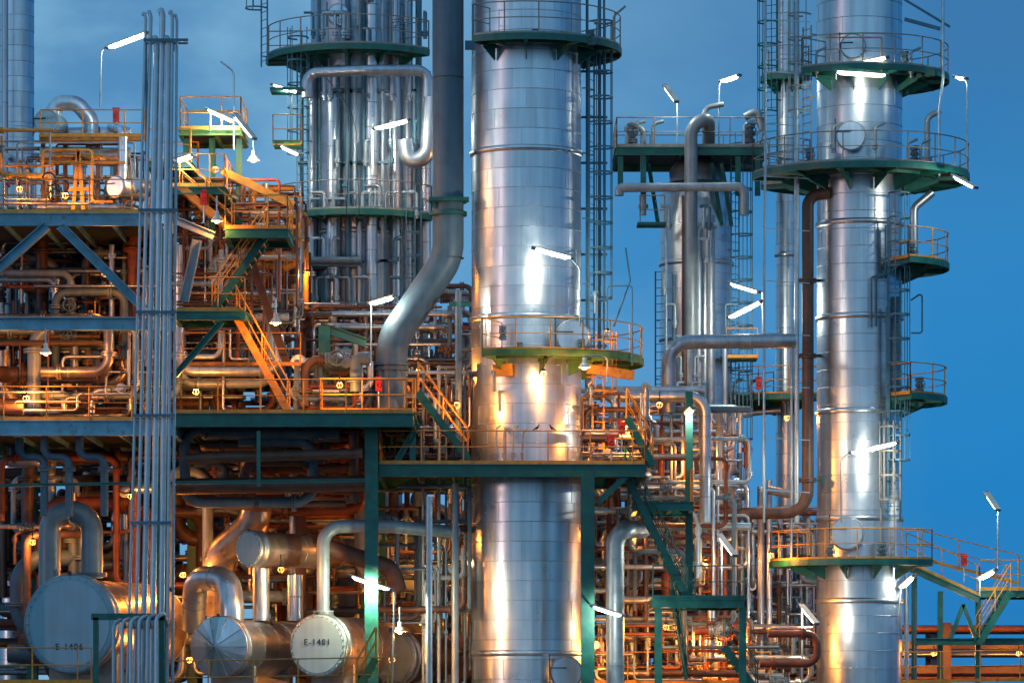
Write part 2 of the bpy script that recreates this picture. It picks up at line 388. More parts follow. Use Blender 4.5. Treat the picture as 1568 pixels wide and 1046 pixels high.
b.stair(P(1000,712,-3.2),P(960,640,-3.2),(0,1.0,0),rm=YEL)
b.stair(P(716,700,-2.8),P(640,600,-2.8),(0,1.0,0),rm=YEL)
b.platform(X(1000,-3),X(1140,-3),-3,0.5,Z(918,-3),h=0.3,rm=GREEN,sides="f")
b.platform(X(975,-3),X(1062,-3),-2.5,1.5,Z(768,-3),h=0.3,rm=YEL,sides="r")
for u in(1008,1137): b.ibeam(P(u,928,-2.8),(X(u,-2.8),-2.8,0),0.24,0.24,GREEN,up=V((0,1,0)))
b.ibeam(P(1055,918,-.5),P(1055,600,-.5),0.25,0.25,GREEN,up=V((0,1,0)))
b.stair(P(1160,1060,-2.4),P(1110,990,-2.4),(0,1.1,0),rm=GREEN); b.stair(P(1052,1040,-2.4),P(1030,925,-2.4),(0,1.1,0),rm=GREEN)
b.done()
for u,v,f in((822,643,1),(845,642,-1)):
    b=B("bird"); p=V((X(u,-3.6),-3.6,zt+1.1+0.12)); k_=.75
    def w_(x,y,z): return p+V((x*f,y,z))*k_
    b.tube([w_(-.13,0,-.06),w_(-.07,0,-.02),p,w_(.05,0,.05),w_(.07,0,.10)],[.009,.03,.045,.034,.02],BIRD,8)
    b.sphere(w_(.08,0,.13),0.028,BIRD,8); b.tube([w_(.1,0,.13),w_(.15,0,.12)],[.009,.003],BIRD,5)
    b.tube([w_(-.05,0,-.03),w_(-.15,.01,-.07),w_(-.25,0,-.12)],[.022,.018,.006],BIRD,6)
    for s_ in(-.015,.015): b.tube([w_(0,s_,-.04),w_(.01,s_,-.145)],.005,BIRD,4)
    b.done()
# ------------------------------------------------------------------ column B (right)
yB=6; cB=(X(1316,yB),yB); rB=L(65,yB)
b=B("distillation_column")
column(b,cB,rB,0.6,Z(-100,yB),0.62,6,64,heavy=(Z(345,yB),Z(488,yB),Z(632,yB),Z(795,yB),Z(920,yB)))
b.sector(cB,rB+.05,L(135,yB),Z(122,yB),-135,60,rm=RAIL,edge=GREEN)
b.sector(cB,rB+.05,L(166,yB),Z(272,yB),-172,150,rm=RAIL,edge=GREEN,brm=GREEN)
b.sector(cB,rB+.05,L(135,yB),Z(408,yB),-62,50,rm=YEL)
b.sector(cB,rB+.05,L(132,yB),Z(612,yB),-60,50,rm=YEL)
b.sector(cB,rB+.05,L(136,yB),Z(862,yB),-180,-42,rm=YEL)
for u,v,r in((1299,85,.42),(1296,220,.5),(1290,820,.56)): manway(b,(X(u,yB),yB-rB-.35,Z(v,yB)),(-0.15,-1,0),r)
b.ladder(X(1362,yB),yB-rB-0.1,Z(800,yB),Z(345,yB),math.radians(-65),mat=BLUE)
b.ladder(X(1232,yB),yB-1.2,Z(270,yB),Z(50,yB),math.radians(-150),mat=RAIL)
b.ladder(X(1352,yB),yB-rB-0.15,Z(860,yB),Z(690,yB),math.radians(-80),mat=RAIL)
for u,r in((1334,.03),(1341,.05)): b.pipe([P(u,500,yB-rB-.2),P(u,425,yB-rB-.2),P(u+22,418,yB-rB-.2),P(u+22,345,yB-rB-.2)],r,BLUE)
b.pipe([P(1400,400,yB-.8),P(1400,318,yB-.8),P(1428,295,yB-.8)],.14,CLAD2,bend=.3)
b.pipe([P(1372,600,5),P(1372,455,5)],.18,BLUE); b.pipe([P(1360,760,4.4),P(1360,470,4.4)],.09,BLUE)
b.pipe([P(1438,270,4),P(1438,170,4),P(1444,120,4),P(1444,-20,4)],.05,GALV)
b.pipe([P(1420,260,5),P(1420,180,5),P(1440,170,5)],.10,LPIPE,fl=True)
b.beam(P(1385,30,5),P(1440,45,5),.1,.12,BLUE); b.beam(P(1385,0,5),P(1455,42,5),.05,.08,BLUE)
b.pipe([P(1395,460,5),P(1412,448,5),P(1412,510,5),P(1395,510,5)],.03,BLUE,bend=.1)
for u,v in((1275,215),(1340,215),(1390,240),(1410,240),(1395,100),(1250,100)):
    b.pipe([P(u,v+20,yB-2),P(u,v-20,yB-2),P(u+14,v-26,yB-1.6)],.05,LPIPE,fl=True)
for u,v in((1400,236),(1385,92),(1408,590),(1395,385),(1240,240),(1270,845),(1350,842)): b.valve(P(u,v,4),(0,0,1),.09,GREY)
b.pipe([P(1265,58,3.5),P(1350,58,3.5),P(1350,110,3.5)],.03,YEL,bend=.05)
b.pipe([P(1240,792,3),P(1240,850,3)],.03,YEL)
b.done()
b=B("overhead_vapour_pipe")
b.pipe([P(1270,296,5),P(1237,300,5),P(1237,785,5),P(1035,787,5)],.21,BROWN,bend=.8,seg=20)
for v in(430,545,735): b.flange(P(1237,v,5),V((0,0,1)),.19,BROWN); b.beam(P(1237,v,5),P(1260,v,5.6),.1,.1,GREEN)
b.done()
b=B("riser_pipe")
b.pipe([P(1220,-60,5),P(1220,800,5)],.09,GALV); b.pipe([P(1212,520,5),P(1212,860,5)],.05,GALV)
b.pipe([P(1172,-40,4),P(1172,250,4),P(1170,420,4),P(1170,800,4)],.045,GALV)
for v in range(30,800,80): b.beam(P(1168,v,4),P(1240,v+4,4),.03,.03,GALV)
b.done()
b=B("insulated_pipe")
b.pipe([P(1218,522,4),P(1024,524,4),P(1024,632,4)],L(11,4),CLAD2,bend=.75,bands=.8)
b.pipe([P(930,607,3),P(1080,607,3),P(1080,800,3)],L(9,3),CLAD2,bend=.6,bands=.7)
b.pipe([P(1175,750,6),P(1230,760,6)],.15,CLAD2); b.pipe([P(1165,1046,7),P(1165,745,7)],.13,CLAD2,bands=1)
b.pipe([P(1178,1046,7),P(1178,735,7)],.1,CLAD,bands=1)
b.done()
b=B("insulated_pipe")
b.pipe([P(942,1060,-1),P(942,825,-1),P(956,810,-1),P(985,810,0)],L(14,-1),GALV,bend=.6,bands=.9)
b.done()
# ------------------------------------------------------------------ slender column C
yC=16; cC=(X(1204,yC),yC); rC=L(16,yC)
b=B("slender_column")
column(b,cC,rC,0.6,Z(-60,yC),.8,4,28,heavy=(Z(390,yC),),mat=CLAD)
b.sector(cC,rC,L(96,yC),Z(612,yC),-230,-60,rm=YEL,edge=GREEN)
b.sector(cC,rC,L(40,yC),Z(262,yC),-200,-30,rm=RAIL); b.sector(cC,rC,L(38,yC),Z(120,yC),-200,-30,rm=RAIL)
b.ladder(X(1180,yC),yC-.4,Z(260,yC),Z(-20,yC),math.radians(-120),mat=GREEN)
b.pipe([P(1115,640,15),P(1150,632,15),P(1195,628,15)],.13,CLAD2)
for u in(1125,1150,1170): b.pipe([P(u,612,14),P(u,585,14),P(u+14,580,14)],.06,RED if u==1150 else LPIPE,fl=True)
b.done()
# ------------------------------------------------------------------ column D
yD=14; cD=(X(1066,yD),yD); rD=L(55,yD)
b=B("fractionating_column")
column(b,cD,rD,0.6,Z(300,yD),.6,7,48,heavy=(Z(405,yD),Z(520,yD)),mat=CLAD)
b.revolve((cD[0],cD[1],0),(0,0,1),[(rD*.75,Z(300,yD)),(rD*.75,Z(262,yD)),(rD*.6,Z(250,yD)),(.001,Z(245,yD))],CLAD2,40)
zD=Z(240,yD)
b.platform(X(942,yD),X(1165,yD),yD-2.2,yD+2.2,zD,h=.3,rm=RAIL,sides="flrb")
for u in(950,985,1130,1160): b.ibeam(P(u,240,yD-2.1),P(u,300,yD-2.1),.2,.2,GREEN)
for u in(1008,1105,1120): b.beam(P(u,345,yD-1),P(u-15,250,yD-2),.12,.12,GREEN)
b.pipe([P(1058,520,11.5),P(1058,195,11.5),P(1085,178,11.5),P(1085,230,13)],L(10,12),LPIPE,bend=.6)
b.pipe([P(948,300,11.3),P(948,288,11.3),P(1140,286,11.3),P(1140,330,11.3)],L(7,12),LPIPE,bend=.3)
b.pipe([P(1070,195,12),P(1082,165,12),P(1108,160,12)],L(4,12),LPIPE,bend=.3)
b.pipe([P(1098,345,11.6),P(1070,345,11.6),P(1070,760,11.6)],.12,CLAD2,bend=.3,bands=1)
b.pipe([P(1048,300,11.6),P(1048,760,11.6)],.1,BROWN); b.pipe([P(1088,330,11.6),P(1088,780,11.6)],.16,CLAD2,bands=1.1)
b.pipe([P(1110,520,11.8),P(1110,760,11.8)],.1,CLAD2,bands=1.1); b.pipe([P(1020,320,12),P(1020,760,12)],.05,GALV); b.pipe([P(1032,420,11.8),P(1032,760,11.8)],.07,BLUE)
b.ladder(X(1124,yD),yD-.6,Z(760,yD),Z(245,yD),math.radians(-40),mat=BLUE); b.ladder(X(1010,yD),yD-1.1,Z(600,yD),Z(420,yD),math.radians(-130),mat=BLUE,cage=False)
b.pipe([P(985,330,12),P(985,200,12),P(965,185,12),P(960,230,12)],.11,LPIPE,fl=True,bend=.25)
b.sector(cD,rD,L(85,yD),Z(760,yD),-160,-30,rm=YEL)
b.box(P(1000,345,12),(1.2,1.0,.1),GREEN); b.rail([P(980,345,11.6),P(1018,345,11.6)],RAIL); b.box(P(1130,550,12.6),(1.4,1.0,.12),GREEN); b.rail([P(1112,548,12),P(1160,548,12)],YEL)
for u in(960,972,1000,1140,1150): b.pipe([P(u,238,12),P(u,190,12),P(u+16,186,12)],.07,GALV,fl=True)
for u in(968,1148): b.valve(P(u,205,12),(0,0,1),.12,GREY)
b.pipe([P(1140,180,12),P(1160,170,12),P(1168,200,12)],.15,LPIPE,bend=.2)
for i in range(14):
    u=random.uniform(1016,1116); v=random.choice([330,380,430,480,560,600]); b.pipe([P(u,v+22,11.3),P(u,v-14,11.3),P(u+random.uniform(-18,18),v-14,11.3)],random.uniform(.035,.07),random.choice([BLUE,CLAD2,GALV]),fl=True,bend=.1)
b.done()
# ------------------------------------------------------------------ column E
yE=12; cE=(X(546,yE),yE); rE=L(70,yE)
b=B("reactor_column")
column(b,cE,rE,0.6,Z(-90,yE),.7,8,56,heavy=(Z(150,yE),Z(360,yE)),mat=CLAD2)
yf=yE-rE-.25
for u,r,v0,v1,m in((478,8,110,600,CLAD2),(490,4,-30,600,BLUE),(509,9,150,560,CLAD),(532,4,-30,560,BLUE),(569,9,-30,640,CLAD),(604,11,-30,640,CLAD),(586,3,-30,560,GALV),(624,8,-30,600,CLAD2),(641,5,-30,600,BLUE),(652,8,110,560,CLAD),(462,3,100,600,BLUE),(550,5,340,620,CLAD2),(518,3,100,560,BLUE),(543,2.5,100,340,GALV),(557,2.5,-30,340,BLUE),(590,2.5,330,600,BLUE),(634,3,100,560,GALV)):
    dy=0 if abs(u-546)<50 else .9
    b.pipe([P(u,v0,yf+dy),P(u,v1,yf+dy)],L(r,yf),m,bands=.9 if r>6 else 0)
    for v in(140,250,400,520):
        if v0<v<v1: b.beam(P(u-8,v,yf+dy+.1),P(u+8,v,yf+dy+.1),.4,.08,BLUE)
b.sector(cE,rE+.05,L(137,yE),Z(92,yE),-185,-35,rm=RAIL,edge=GREEN); b.sector(cE,rE+.05,L(128,yE),Z(338,yE),-150,-25,rm=RAIL,edge=GREEN)
b.pipe([P(470,150,9),P(470,112,9),P(560,108,8.6),P(655,108,9),P(655,150,9)],L(8,9),CLAD2,bend=.4)
b.pipe([P(620,215,9),P(625,250,9),P(655,240,9),P(662,150,9)],L(13,9),CLAD,bend=.5)
b.ladder(X(408,yE),yE-1.2,Z(110,yE),Z(-30,yE),math.radians(-150),mat=BLUE)
b.ladder(X(468,yE),yE-1.8,Z(335,yE),Z(95,yE),math.radians(-120),mat=BLUE)
b.ladder(X(628,yE),yE-2.0,Z(560,yE),Z(340,yE),math.radians(-70),mat=BLUE)
b.pipe([P(530,330,8),P(535,230,8),P(533,120,8)],.02,DARK,bend=2); b.pipe([P(500,120,7.8),P(545,175,7.8),P(550,330,7.8)],.015,DARK,bend=3)
manway(b,(X(522,yE),yf-.1,Z(38,yE)),(0,-1,0),.38)
b.box(P(440,222,9),(1.0,1.5,.12),LGREEN); b.rail([P(418,222,8.4),P(462,222,8.4)],YEL)
b.box(P(440,140,9),(1.2,1.2,.1),GREEN)
for i in range(60):
    u=random.uniform(472,655); v=random.choice([15,35,60,300,310,320,200,130,440,480,230,380]); r=random.uniform(.035,.09)
    b.pipe([P(u,v+25,yf-.3),P(u,v-15,yf-.3),P(u+random.uniform(-25,25),v-15,yf-.3)],r,random.choice([BLUE,CLAD2,GALV,LPIPE]),fl=True,bend=.12)
b.done()
# ------------------------------------------------------------------ column F (far left)
yF=20
b=B("distillation_column")
column(b,(X(24,yF),yF),L(28,yF),.6,Z(-60,yF),.6,6,40,heavy=(Z(200,yF),))
b.pipe([P(8,-40,18),P(8,330,18)],.12,CLAD2,bands=1); b.sector((X(24,yF),yF),L(28,yF),L(70,yF),Z(330,yF),-180,0,rm=YEL)
b.done()
# ------------------------------------------------------------------ large grey transfer line
b=B("transfer_line_pipe")
b.pipe([P(686,-80,-.5),P(686,395,-.5),P(600,520,-.8),P(600,660,-.8)],L(24,-.5),GREY,bend=1.5,seg=32,t=1.0,n=10)
for v in(305,325): b.tube([P(686,v,-.5),P(686,v+6,-.5)],L(29,0),GREEN,28)
b.beam(P(657,306,-1.0),P(718,306,-1.0),.5,.12,GREEN); b.beam(P(712,70,-.5),P(726,70,-.5),.15,.3,BLUE)
b.tube([P(600,556,-.8),P(600,560,-.8)],L(27,0),GREY,28); b.tube([P(600,563,-.8),P(600,568,-.8)],L(27,0),GREY,28)
for v in(120,395): b.tube([P(686,v,-.5),P(686,v+1.2,-.5)],L(24.4,0),DARK,28)
b.beam(P(664,306,-.9),P(664,318,-.9),.1,.1,GREEN)
b.done()
b=B("riser_pipe")
b.pipe([P(702,445,-1.5),P(702,700,-1.5)],.11,GREY); b.beam(P(688,466,-1.5),P(722,466,-1.5),.15,.15,GREEN)
b.pipe([P(697,740,-2),P(697,1060,-2)],.12,LPIPE); b.pipe([P(657,760,-4.2),P(657,1060,-4.2)],.11,GALV)
for u,r in((648,.05),(672,.06),(683,.04),(712,.05)): b.pipe([P(u,560,-.5),P(u,1060,-.5)],r,random.choice([GALV,GREY,LPIPE]))
b.pipe([P(545,600,-3),P(545,548,-3),P(565,548,-3)],.2,GREY,bend=.3,fl=True); b.pipe([P(542,770,-2.5),P(542,660,-2.5)],.17,BROWN)
b.done()
# ------------------------------------------------------------------ conduit bundle in the foreground
yP=-14
b=B("conduit_riser_bundle")
for ut,ub,r,top in((223,195,2.2,22),(231,206,2.8,20),(240,218,4.4,60),(249,232,4.6,18),(258,246,4.4,60),(264,256,2.6,20),(271,264,2.2,25)):
    y=yP+random.uniform(-.1,.1); p0=P(ut,top,y); p1=P(ub,1046,y); e=p1+(p1-p0)*.12
    b.pipe([p0+V((-.10,0,-.05)),p0+V((-.05,0,.06)),p0+V((0,0,-.15)),e],L(r,y),GALV,bend=.06,seg=14,t=random.uniform(.9,1.1))
for v,x0_,x1_ in((62,220,288),(322,212,272),(478,208,270),(636,203,268),(800,200,262)):
    b.beam(P(x0_,v,yP-.2),P(x1_,v,yP-.2),.06,.09,BLUE); b.beam(P(x0_,v+5,yP+.2),P(x1_,v+5,yP+.2),.05,.06,BLUE)
b.beam(P(266,62,yP),P(266,80,yP),.06,.06,BLUE); b.beam(P(224,68,yP),P(224,300,yP+.1),.06,.08,BLUE)
for u in range(150,252,101):b.ibeam(P(u-3,945,yP-.5),P(u-3,1130,yP-.5),.16,.16,GREEN)
b.beam(P(140,944,yP-.5),P(254,944,yP-.5),.16,.2,GREEN)
for i,u in enumerate(range(174,240,13)):
    b.pipe([P(u,1130,yP-.9),P(u,955-i*2,yP-.9),P(u+12,948-i*2,yP-.6),P(u+18,960,yP)],.06,GALV,bend=.18,seg=12)
b.done()
# ------------------------------------------------------------------ left process structure
b=B("process_structure")
yl=-5; yb=7
def deck(v,u1,h=.42,mat=BEAMB,sides="f",rm=YEL,u0=-60,ya=yl,yz=yb): b.platform(X(u0,ya),X(u1,ya),ya,yz,Z(v,ya),edge=mat,h=h,rm=rm,sides=sides)
deck(328,226); deck(645,266,h=.5); deck(634,632,u0=268,mat=GREEN,h=.45,sides="f")
b.ibeam(P(-60,496,yl),P(268,496,yl),.3,.42,BEAMB)
b.platform(X(-60,yl),X(120,yl),0,yb,Z(490,yl),h=.3,rm=YEL,sides="r")
def xb(a,c,w=.3,m=BEAMB,y=yl-.02): b.ibeam(P(*a,y),P(*c,y),w,w,m)
xb((72,346),(-30,436)); xb((92,346),(222,474))
for u in(-20,248,440):
    for y in((yl+.3,yb) if u<300 else (3,yb)): b.ibeam((X(u,yl),y,0),(X(u,yl),y,Z(345 if u<300 else 480,yl)),.36,.36,GREEN if u<300 else BROWN,up=V((0,1,0)))
b.ibeam(P(270,338,yl),P(328,362,yl),.26,.26,LPIPE); b.ibeam(P(302,368,yl),P(282,462,yl),.3,.3,LPIPE)
b.stair(P(325,478,-4),P(405,362,-4),(0,1.2,0),mat=GREEN,rm=YEL)
b.stair(P(440,628,-4.4),P(362,486,-4.4),(0,1.3,0),mat=YEL,rm=YEL)
b.stair(P(355,352,-3),P(275,285,-3),(0,1.1,0),mat=YEL,rm=YEL)
b.platform(X(268,yl),X(375,yl),-5,-2.6,Z(478,yl),h=.3,rm=YEL,sides="f")
b.platform(X(345,yl),X(440,yl),-5,-2.2,Z(352,yl),h=.3,rm=YEL,sides="fr")
b.platform(X(280,0),X(372,0),-1,2,Z(207,0),h=.2,edge=LGREEN,rm=YEL,sides="flrb")
for u in(285,325,366): b.ibeam(P(u,212,0),P(u,352,0),.2,.2,GREEN)
b.platform(X(236,0),X(300,0),-2,1,Z(262,0),h=.2,rm=YEL,sides="fb")
b.platform(X(265,-1),X(350,-1),-3,1,Z(300,-1),h=.25,rm=YEL,sides="flr",edge=GREEN)
b.beam(P(340,262,-1),P(450,315,-1),.2,.25,YEL)
b.rail([P(380,352,1),P(462,350,1)],YEL); b.rail([P(400,390,2),P(465,390,2)],YEL); b.rail([P(280,560,-2),P(460,560,-2)],YEL)
b.ibeam(P(490,500,2),P(560,525,2),.3,.3,GREEN); b.ibeam(P(497,500,2),P(497,645,2),.4,.4,GREEN,up=V((0,1,0)))
xb((268,575),(340,492),.2,GREEN); xb((385,400),(440,560),.28,BROWN,-1); xb((60,460),(0,400),.25,BROWN,2); xb((110,560),(200,500),.25,RUSTP,2)
b.ibeam(P(396,660,-5),P(396,745,-5),.12,.12,GREEN); b.ibeam(P(0,743,-5),P(560,735,-5),.1,.1,GREEN)
b.done()
# ------------------------------------------------------------------ dense pipework
def jungle(name,u0,u1,y0,y1,v0,v1,n,seed,mats,rmin=.04,rmax=.2,horiz=.5,valves=.3):
    rn=random.Random(seed); b=B(name); x0,x1=X(u0,(y0+y1)/2),X(u1,(y0+y1)/2); z1,z0=Z(v0,(y0+y1)/2),max(.3,Z(v1,(y0+y1)/2))
    for i in range(n):
        r=rmin*(rmax/rmin)**(rn.random()**1.3); p=V((rn.uniform(x0,x1),rn.uniform(y0,y1),rn.uniform(z0,z1))); pts=[p.copy()]
        last=-1
        for k in range(rn.randint(2,5)):
            a=0 if rn.random()<horiz else 2
            if rn.random()<.15: a=1
            if a==last: a=2-a if a!=1 else 0
            last=a; l=rn.uniform(6*r+.2,4.5 if a!=1 else 1.5)*(1 if rn.random()<.5 else -1); q=pts[-1].copy(); q[a]+=l
            lo,hi=((x0,x1),(y0,y1),(z0,z1))[a]
            if q[a]<lo or q[a]>hi: q[a]=pts[-1][a]-l
            q[a]=min(max(q[a],lo),hi)
            if (q-pts[-1]).length>5*r: pts.append(q)
        if len(pts)<2: continue
        m=rn.choice(mats)
        b.pipe(pts,r,m,fl=r>.06,bands=(.9 if m in(CLAD,CLAD2,ORCLAD) and r>.08 else 0))
        if rn.random()<valves and r<.15:
            j=rn.randrange(len(pts)-1); d=pts[j+1]-pts[j]
            if d.length>9*r: b.valve((pts[j]+pts[j+1])/2,d,max(r,.05),rn.choice([GREY,LPIPE,GREY,BROWN]))
    return b
def rack(b,u0,u1,y0,y1,vs,seed,mats,mat=BROWN,np_=6,rr=(.06,.2),cols=5.0,top=None):
    rn=random.Random(seed); x0,x1=X(u0,y0),X(u1,y0); zs=[Z(v,y0) for v in vs]; n=max(1,round((x1-x0)/cols))
    for i in range(n+1):
        x=x0+(x1-x0)*i/n
        for y in(y0,y1): b.ibeam((x,y,0),(x,y,max(zs)+.3),.3,.3,mat,up=V((0,1,0)))
        for z in zs: b.ibeam((x,y0,z-.2),(x,y1,z-.2),.2,.3,mat)
    for z in zs:
        for y in(y0,y1): b.ibeam((x0,y,z-.55),(x1,y,z-.55),.2,.3,mat)
        y=y0+.3
        while y<y1-.2:
            r=rn.uniform(*rr); a=x0-rn.uniform(0,2); c=x1+rn.uniform(0,2)
            m=rn.choice(mats); zz=z+r-.04
            pts=[V((a,y,zz)),V((c,y,zz))]
            if rn.random()<.4: pts.append(V((c,y,zz-rn.uniform(1,3))))
            if rn.random()<.3: pts.insert(0,V((a,y,zz+rn.uniform(1,2)*rn.choice((-1,1)))))
            b.pipe(pts,r,m,bands=1.2 if m in(CLAD,CLAD2,ORCLAD) else 0,fl=True)
            y+=r*2+rn.uniform(.12,.5)
WM=[BROWN,RUSTP,CLAD2,LPIPE,ORCLAD,GREY,BROWN,LPIPE]
CM=[CLAD2,CLAD,LPIPE,GREY,GALV,BROWN]
J=jungle
J("process_pipework",-20,462,0,7,355,640,135,1,WM,.04,.26).done()
J("process_pipework",-20,215,-3,5,505,640,45,11,[ORCLAD,LPIPE,BROWN,CLAD2],.04,.3).done()
J("process_pipework",-20,700,3,13,690,1046,125,2,[BROWN,RUSTP,GREY,CLAD2,LPIPE,ORCLAD],.06,.32,horiz=.55).done()
J("process_pipework",462,722,3,11,480,640,80,3,WM+[CLAD2],.04,.16,horiz=.45).done()
J("process_pipework",460,570,-2,3,560,632,26,33,WM+[CLAD2],.04,.2,horiz=.45).done()
J("process_pipework",590,720,-1,4,580,700,40,4,WM,.03,.12).done()
J("process_pipework",890,1140,3,12,600,1046,150,5,CM+[RUSTP],.04,.16,horiz=.3).done()
J("process_pipework",1130,1260,9,14,780,1046,60,6,CM,.04,.14,horiz=.25).done()
J("process_pipework",0,215,-3.5,4,225,326,40,7,[ORCLAD,CLAD2,YEL,LPIPE,BROWN],.03,.14,horiz=.4,valves=.5).done()
J("process_pipework",270,462,-1,5,290,480,70,8,WM+[YEL,CLAD2],.03,.11,horiz=.45).done()
J("process_pipework",890,990,-3,2,600,700,22,9,[ORCLAD,BROWN,CLAD2],.03,.12).done()
J("process_pipework",270,560,-3,6,670,780,26,12,[BROWN,RUSTP,GREY],.08,.26,horiz=.85).done()
J("process_pipework",700,900,5,10,560,1046,50,13,WM,.05,.2,horiz=.4).done()
J("process_pipework",640,730,4,9,440,560,20,14,[CLAD2,GREY,BROWN],.03,.1,horiz=.4).done()
J("process_pipework",575,720,-1,3,740,1046,26,15,[GREY,BROWN,LPIPE],.04,.12,horiz=.4).done()
J("process_pipework",900,1250,2,9,960,1046,40,16,[RUSTP,LPIPE,ORCLAD,GREY],.05,.18,horiz=.75).done()
b=B("pipe_rack"); rack(b,-60,720,12,17,(700,790,880,960,1030),21,[BROWN,RUSTP,GREY,CLAD2,LPIPE]); b.done()
b=B("pipe_rack"); rack(b,-60,470,8,11,(400,470,560,640),22,[BROWN,RUSTP,GREY,ORCLAD],rr=(.05,.16)); b.done()
b=B("pipe_rack"); rack(b,880,1640,14,20,(965,1002,1040),23,[RUSTP,BROWN,CLAD2,ORCLAD],rr=(.05,.13)); b.done()
b=B("pipe_rack"); rack(b,900,1240,16,20,(820,880),24,CM,mat=GREEN,rr=(.05,.15)); b.done()
b=B("pipe_rack"); rack(b,460,700,17,20,(560,610,660),25,[BROWN,CLAD2,GREY,LPIPE],mat=BROWN,rr=(.05,.18)); b.done()
# ------------------------------------------------------------------ top-left equipment
b=B("condenser_unit")
b.pipe([P(80,185,-1),P(84,158,-1),P(118,158,-1),P(140,185,-1),P(140,215,-1)],L(12,-1),CLAD,bend=.45,bands=.35)
manway(b,P(70,187,-2),(-.2,-1,0),L(18),cap=CAP,depth=1.2)
b.pipe([P(188,300,-2),P(188,200,-2),P(170,195,-1)],L(7),CLAD,bend=.3,bands=.5)
for u in(112,128): b.beam(P(u,325,-2),P(120,228,-2),.12,.14,YEL)
b.beam(P(108,250,-2),P(136,250,-2),.1,.12,YEL); b.beam(P(104,290,-2),P(138,290,-2),.1,.12,YEL)
manway(b,P(176,286,-3),(-.5,-1,0),L(15),cap=CLAD,depth=1.6); manway(b,P(205,284,-2.4),(-.4,-1,0),L(11),cap=CLAD2,depth=1.2)
b.tube([P(62,240,-1),P(200,240,-1)],.3,ORCLAD,20); b.tube([P(90,205,-.5),P(200,205,-.5)],.22,CLAD2,20)
for u in(66,100,150,190): b.ibeam(P(u,325,-1),P(u,195,-1),.14,.14,BROWN)
b.rail([P(62,210,-2.5),P(222,210,-2.5)],YEL,h=.9)
for u,v in((85,300),(75,275),(95,285)): b.ring(P(u,v,-3.6),(0.3,-1,0),.22,.03,DARK,16)
b.ibeam(P(60,212,-1.5),P(225,212,-1.5),.2,.2,YEL)
b.done()
# ------------------------------------------------------------------ heat exchangers
def exchanger(u,v,ru,y,ang,length,capm,body,tag=None,radial=False,saddle=True,bd=1.25):
    b=B("heat_exchanger"); c=P(u,v,y); r=L(ru,y); ax=V((math.sin(ang),math.cos(ang),0))
    f=-ax
    if radial:
        n=10
        for k in range(n):
            a0=2*math.pi*k/n; a1=2*math.pi*(k+1)/n; side=f.cross(V((0,0,1))).normalized(); U=V((0,0,1))
            o=len(b.v); b.v+=[tuple(c+f*r*.32)]+[tuple(c+(side*math.cos(a)+U*math.sin(a))*r) for a in(a0,(a0+a1)/2,a1)]
            b.face([o,o+1,o+2],body,False,random.uniform(.8,1.1)); b.face([o,o+2,o+3],body,False,random.uniform(.8,1.1))
            q0=c+f*(r*.32+.01); q1=c+(side*math.cos(a0)+U*math.sin(a0))*(r+.01)+f*.01; b.beam(q0,q1,.03,.03,SEAM)
    else:
        b.revolve(c,f,[(.001,.06),(r*.88,.045)],capm,56,t=1); b.revolve(c,f,[(r*.88,.02),(r*.985,0.01),(r,-.02),(r,-.14)],capm,56,t=.85)
        b.revolve(c,f,[(r*.88,.045),(r*.88,.02)],capm,56,t=.8)
        for k in range(32):
            a=2*math.pi*k/32; side=f.cross(V((0,0,1))).normalized(); q=c+(side*math.cos(a)+V((0,0,1))*math.sin(a))*(r*.94)
            b.tube([q-f*.02,q+f*.06],.025,capm,6)
    b.revolve(c,ax,[(r,.0),(r*1.02,.02),(r*1.02,.14),(r*.94,.15),(r*.94,.28),(r*1.03,.29),(r*1.03,.42),(r*.93,.43)],SEAM,56,t=1)
    z=.43
    while z<length:
        b.revolve(c,ax,[(r*.93,z),(r*.93,z+bd)],body,56,panels=4); b.revolve(c,ax,[(r*.93,z+bd-.02),(r*.938,z+bd-.02),(r*.938,z+bd+.02),(r*.93,z+bd+.02)],SEAM,56); z+=bd
    b.revolve(c,ax,[(r*.93,z),(r*.85,z+r*.25),(r*.6,z+r*.42),(.001,z+r*.5)],body,56)
    if saddle:
        for k in(1.2,length-1.2):
            q=c+ax*k; b.box((q.x,q.y,(q.z-r*.6)/2),(r*1.5,.3,q.z-r*.6),CONC,-ang)
    b.tube([c+f*.02+V((0,0,r*1.0)),c+f*.02+V((0,0,r*1.08))],.06,DARK,8)
    o=b.done()
    if tag:
        cu=bpy.data.curves.new("tag_text",'FONT'); cu.body=tag; cu.size=.30; cu.align_x='CENTER'; cu.align_y='CENTER'; cu.extrude=.004; cu.space_character=1.2
        t=bpy.data.objects.new("tag_text",cu); bpy.context.scene.collection.objects.link(t)
        t.location=c+f*.065-V((0,0,r*.47)) if ru>60 else c+f*.068+V((0,0,r*.1))
        t.rotation_euler=(math.radians(90),0,-ang); cu.materials.append(INK); t.parent=o
    return o
exchanger(107,955,75,-4,math.radians(17),6.5,CAP,ORCLAD,"E-1406")
exchanger(335,990,47,-3.4,math.radians(20),5.5,CAP,CLAD,None,True)
exchanger(487,988,48,-3,math.radians(24),6.5,CAPW,ORCLAD,"E-1401")
exchanger(600,1006,42,0,math.radians(30),4,GREY,BROWN,None)
exchanger(381,840,28,-2,math.radians(42),4.0,CAP,ORCLAD,None,False,False,.9)
b=B("return_bend_pipe")
b.pipe([P(76,905,-2.5),P(76,783,-2.5),P(141,783,-2.5),P(141,885,-2.5)],L(17,-3),LPIPE,bend=.75,seg=28,t=.75); b.flange(P(141,880,-2.5),V((0,0,1)),L(15,-3),GREY)
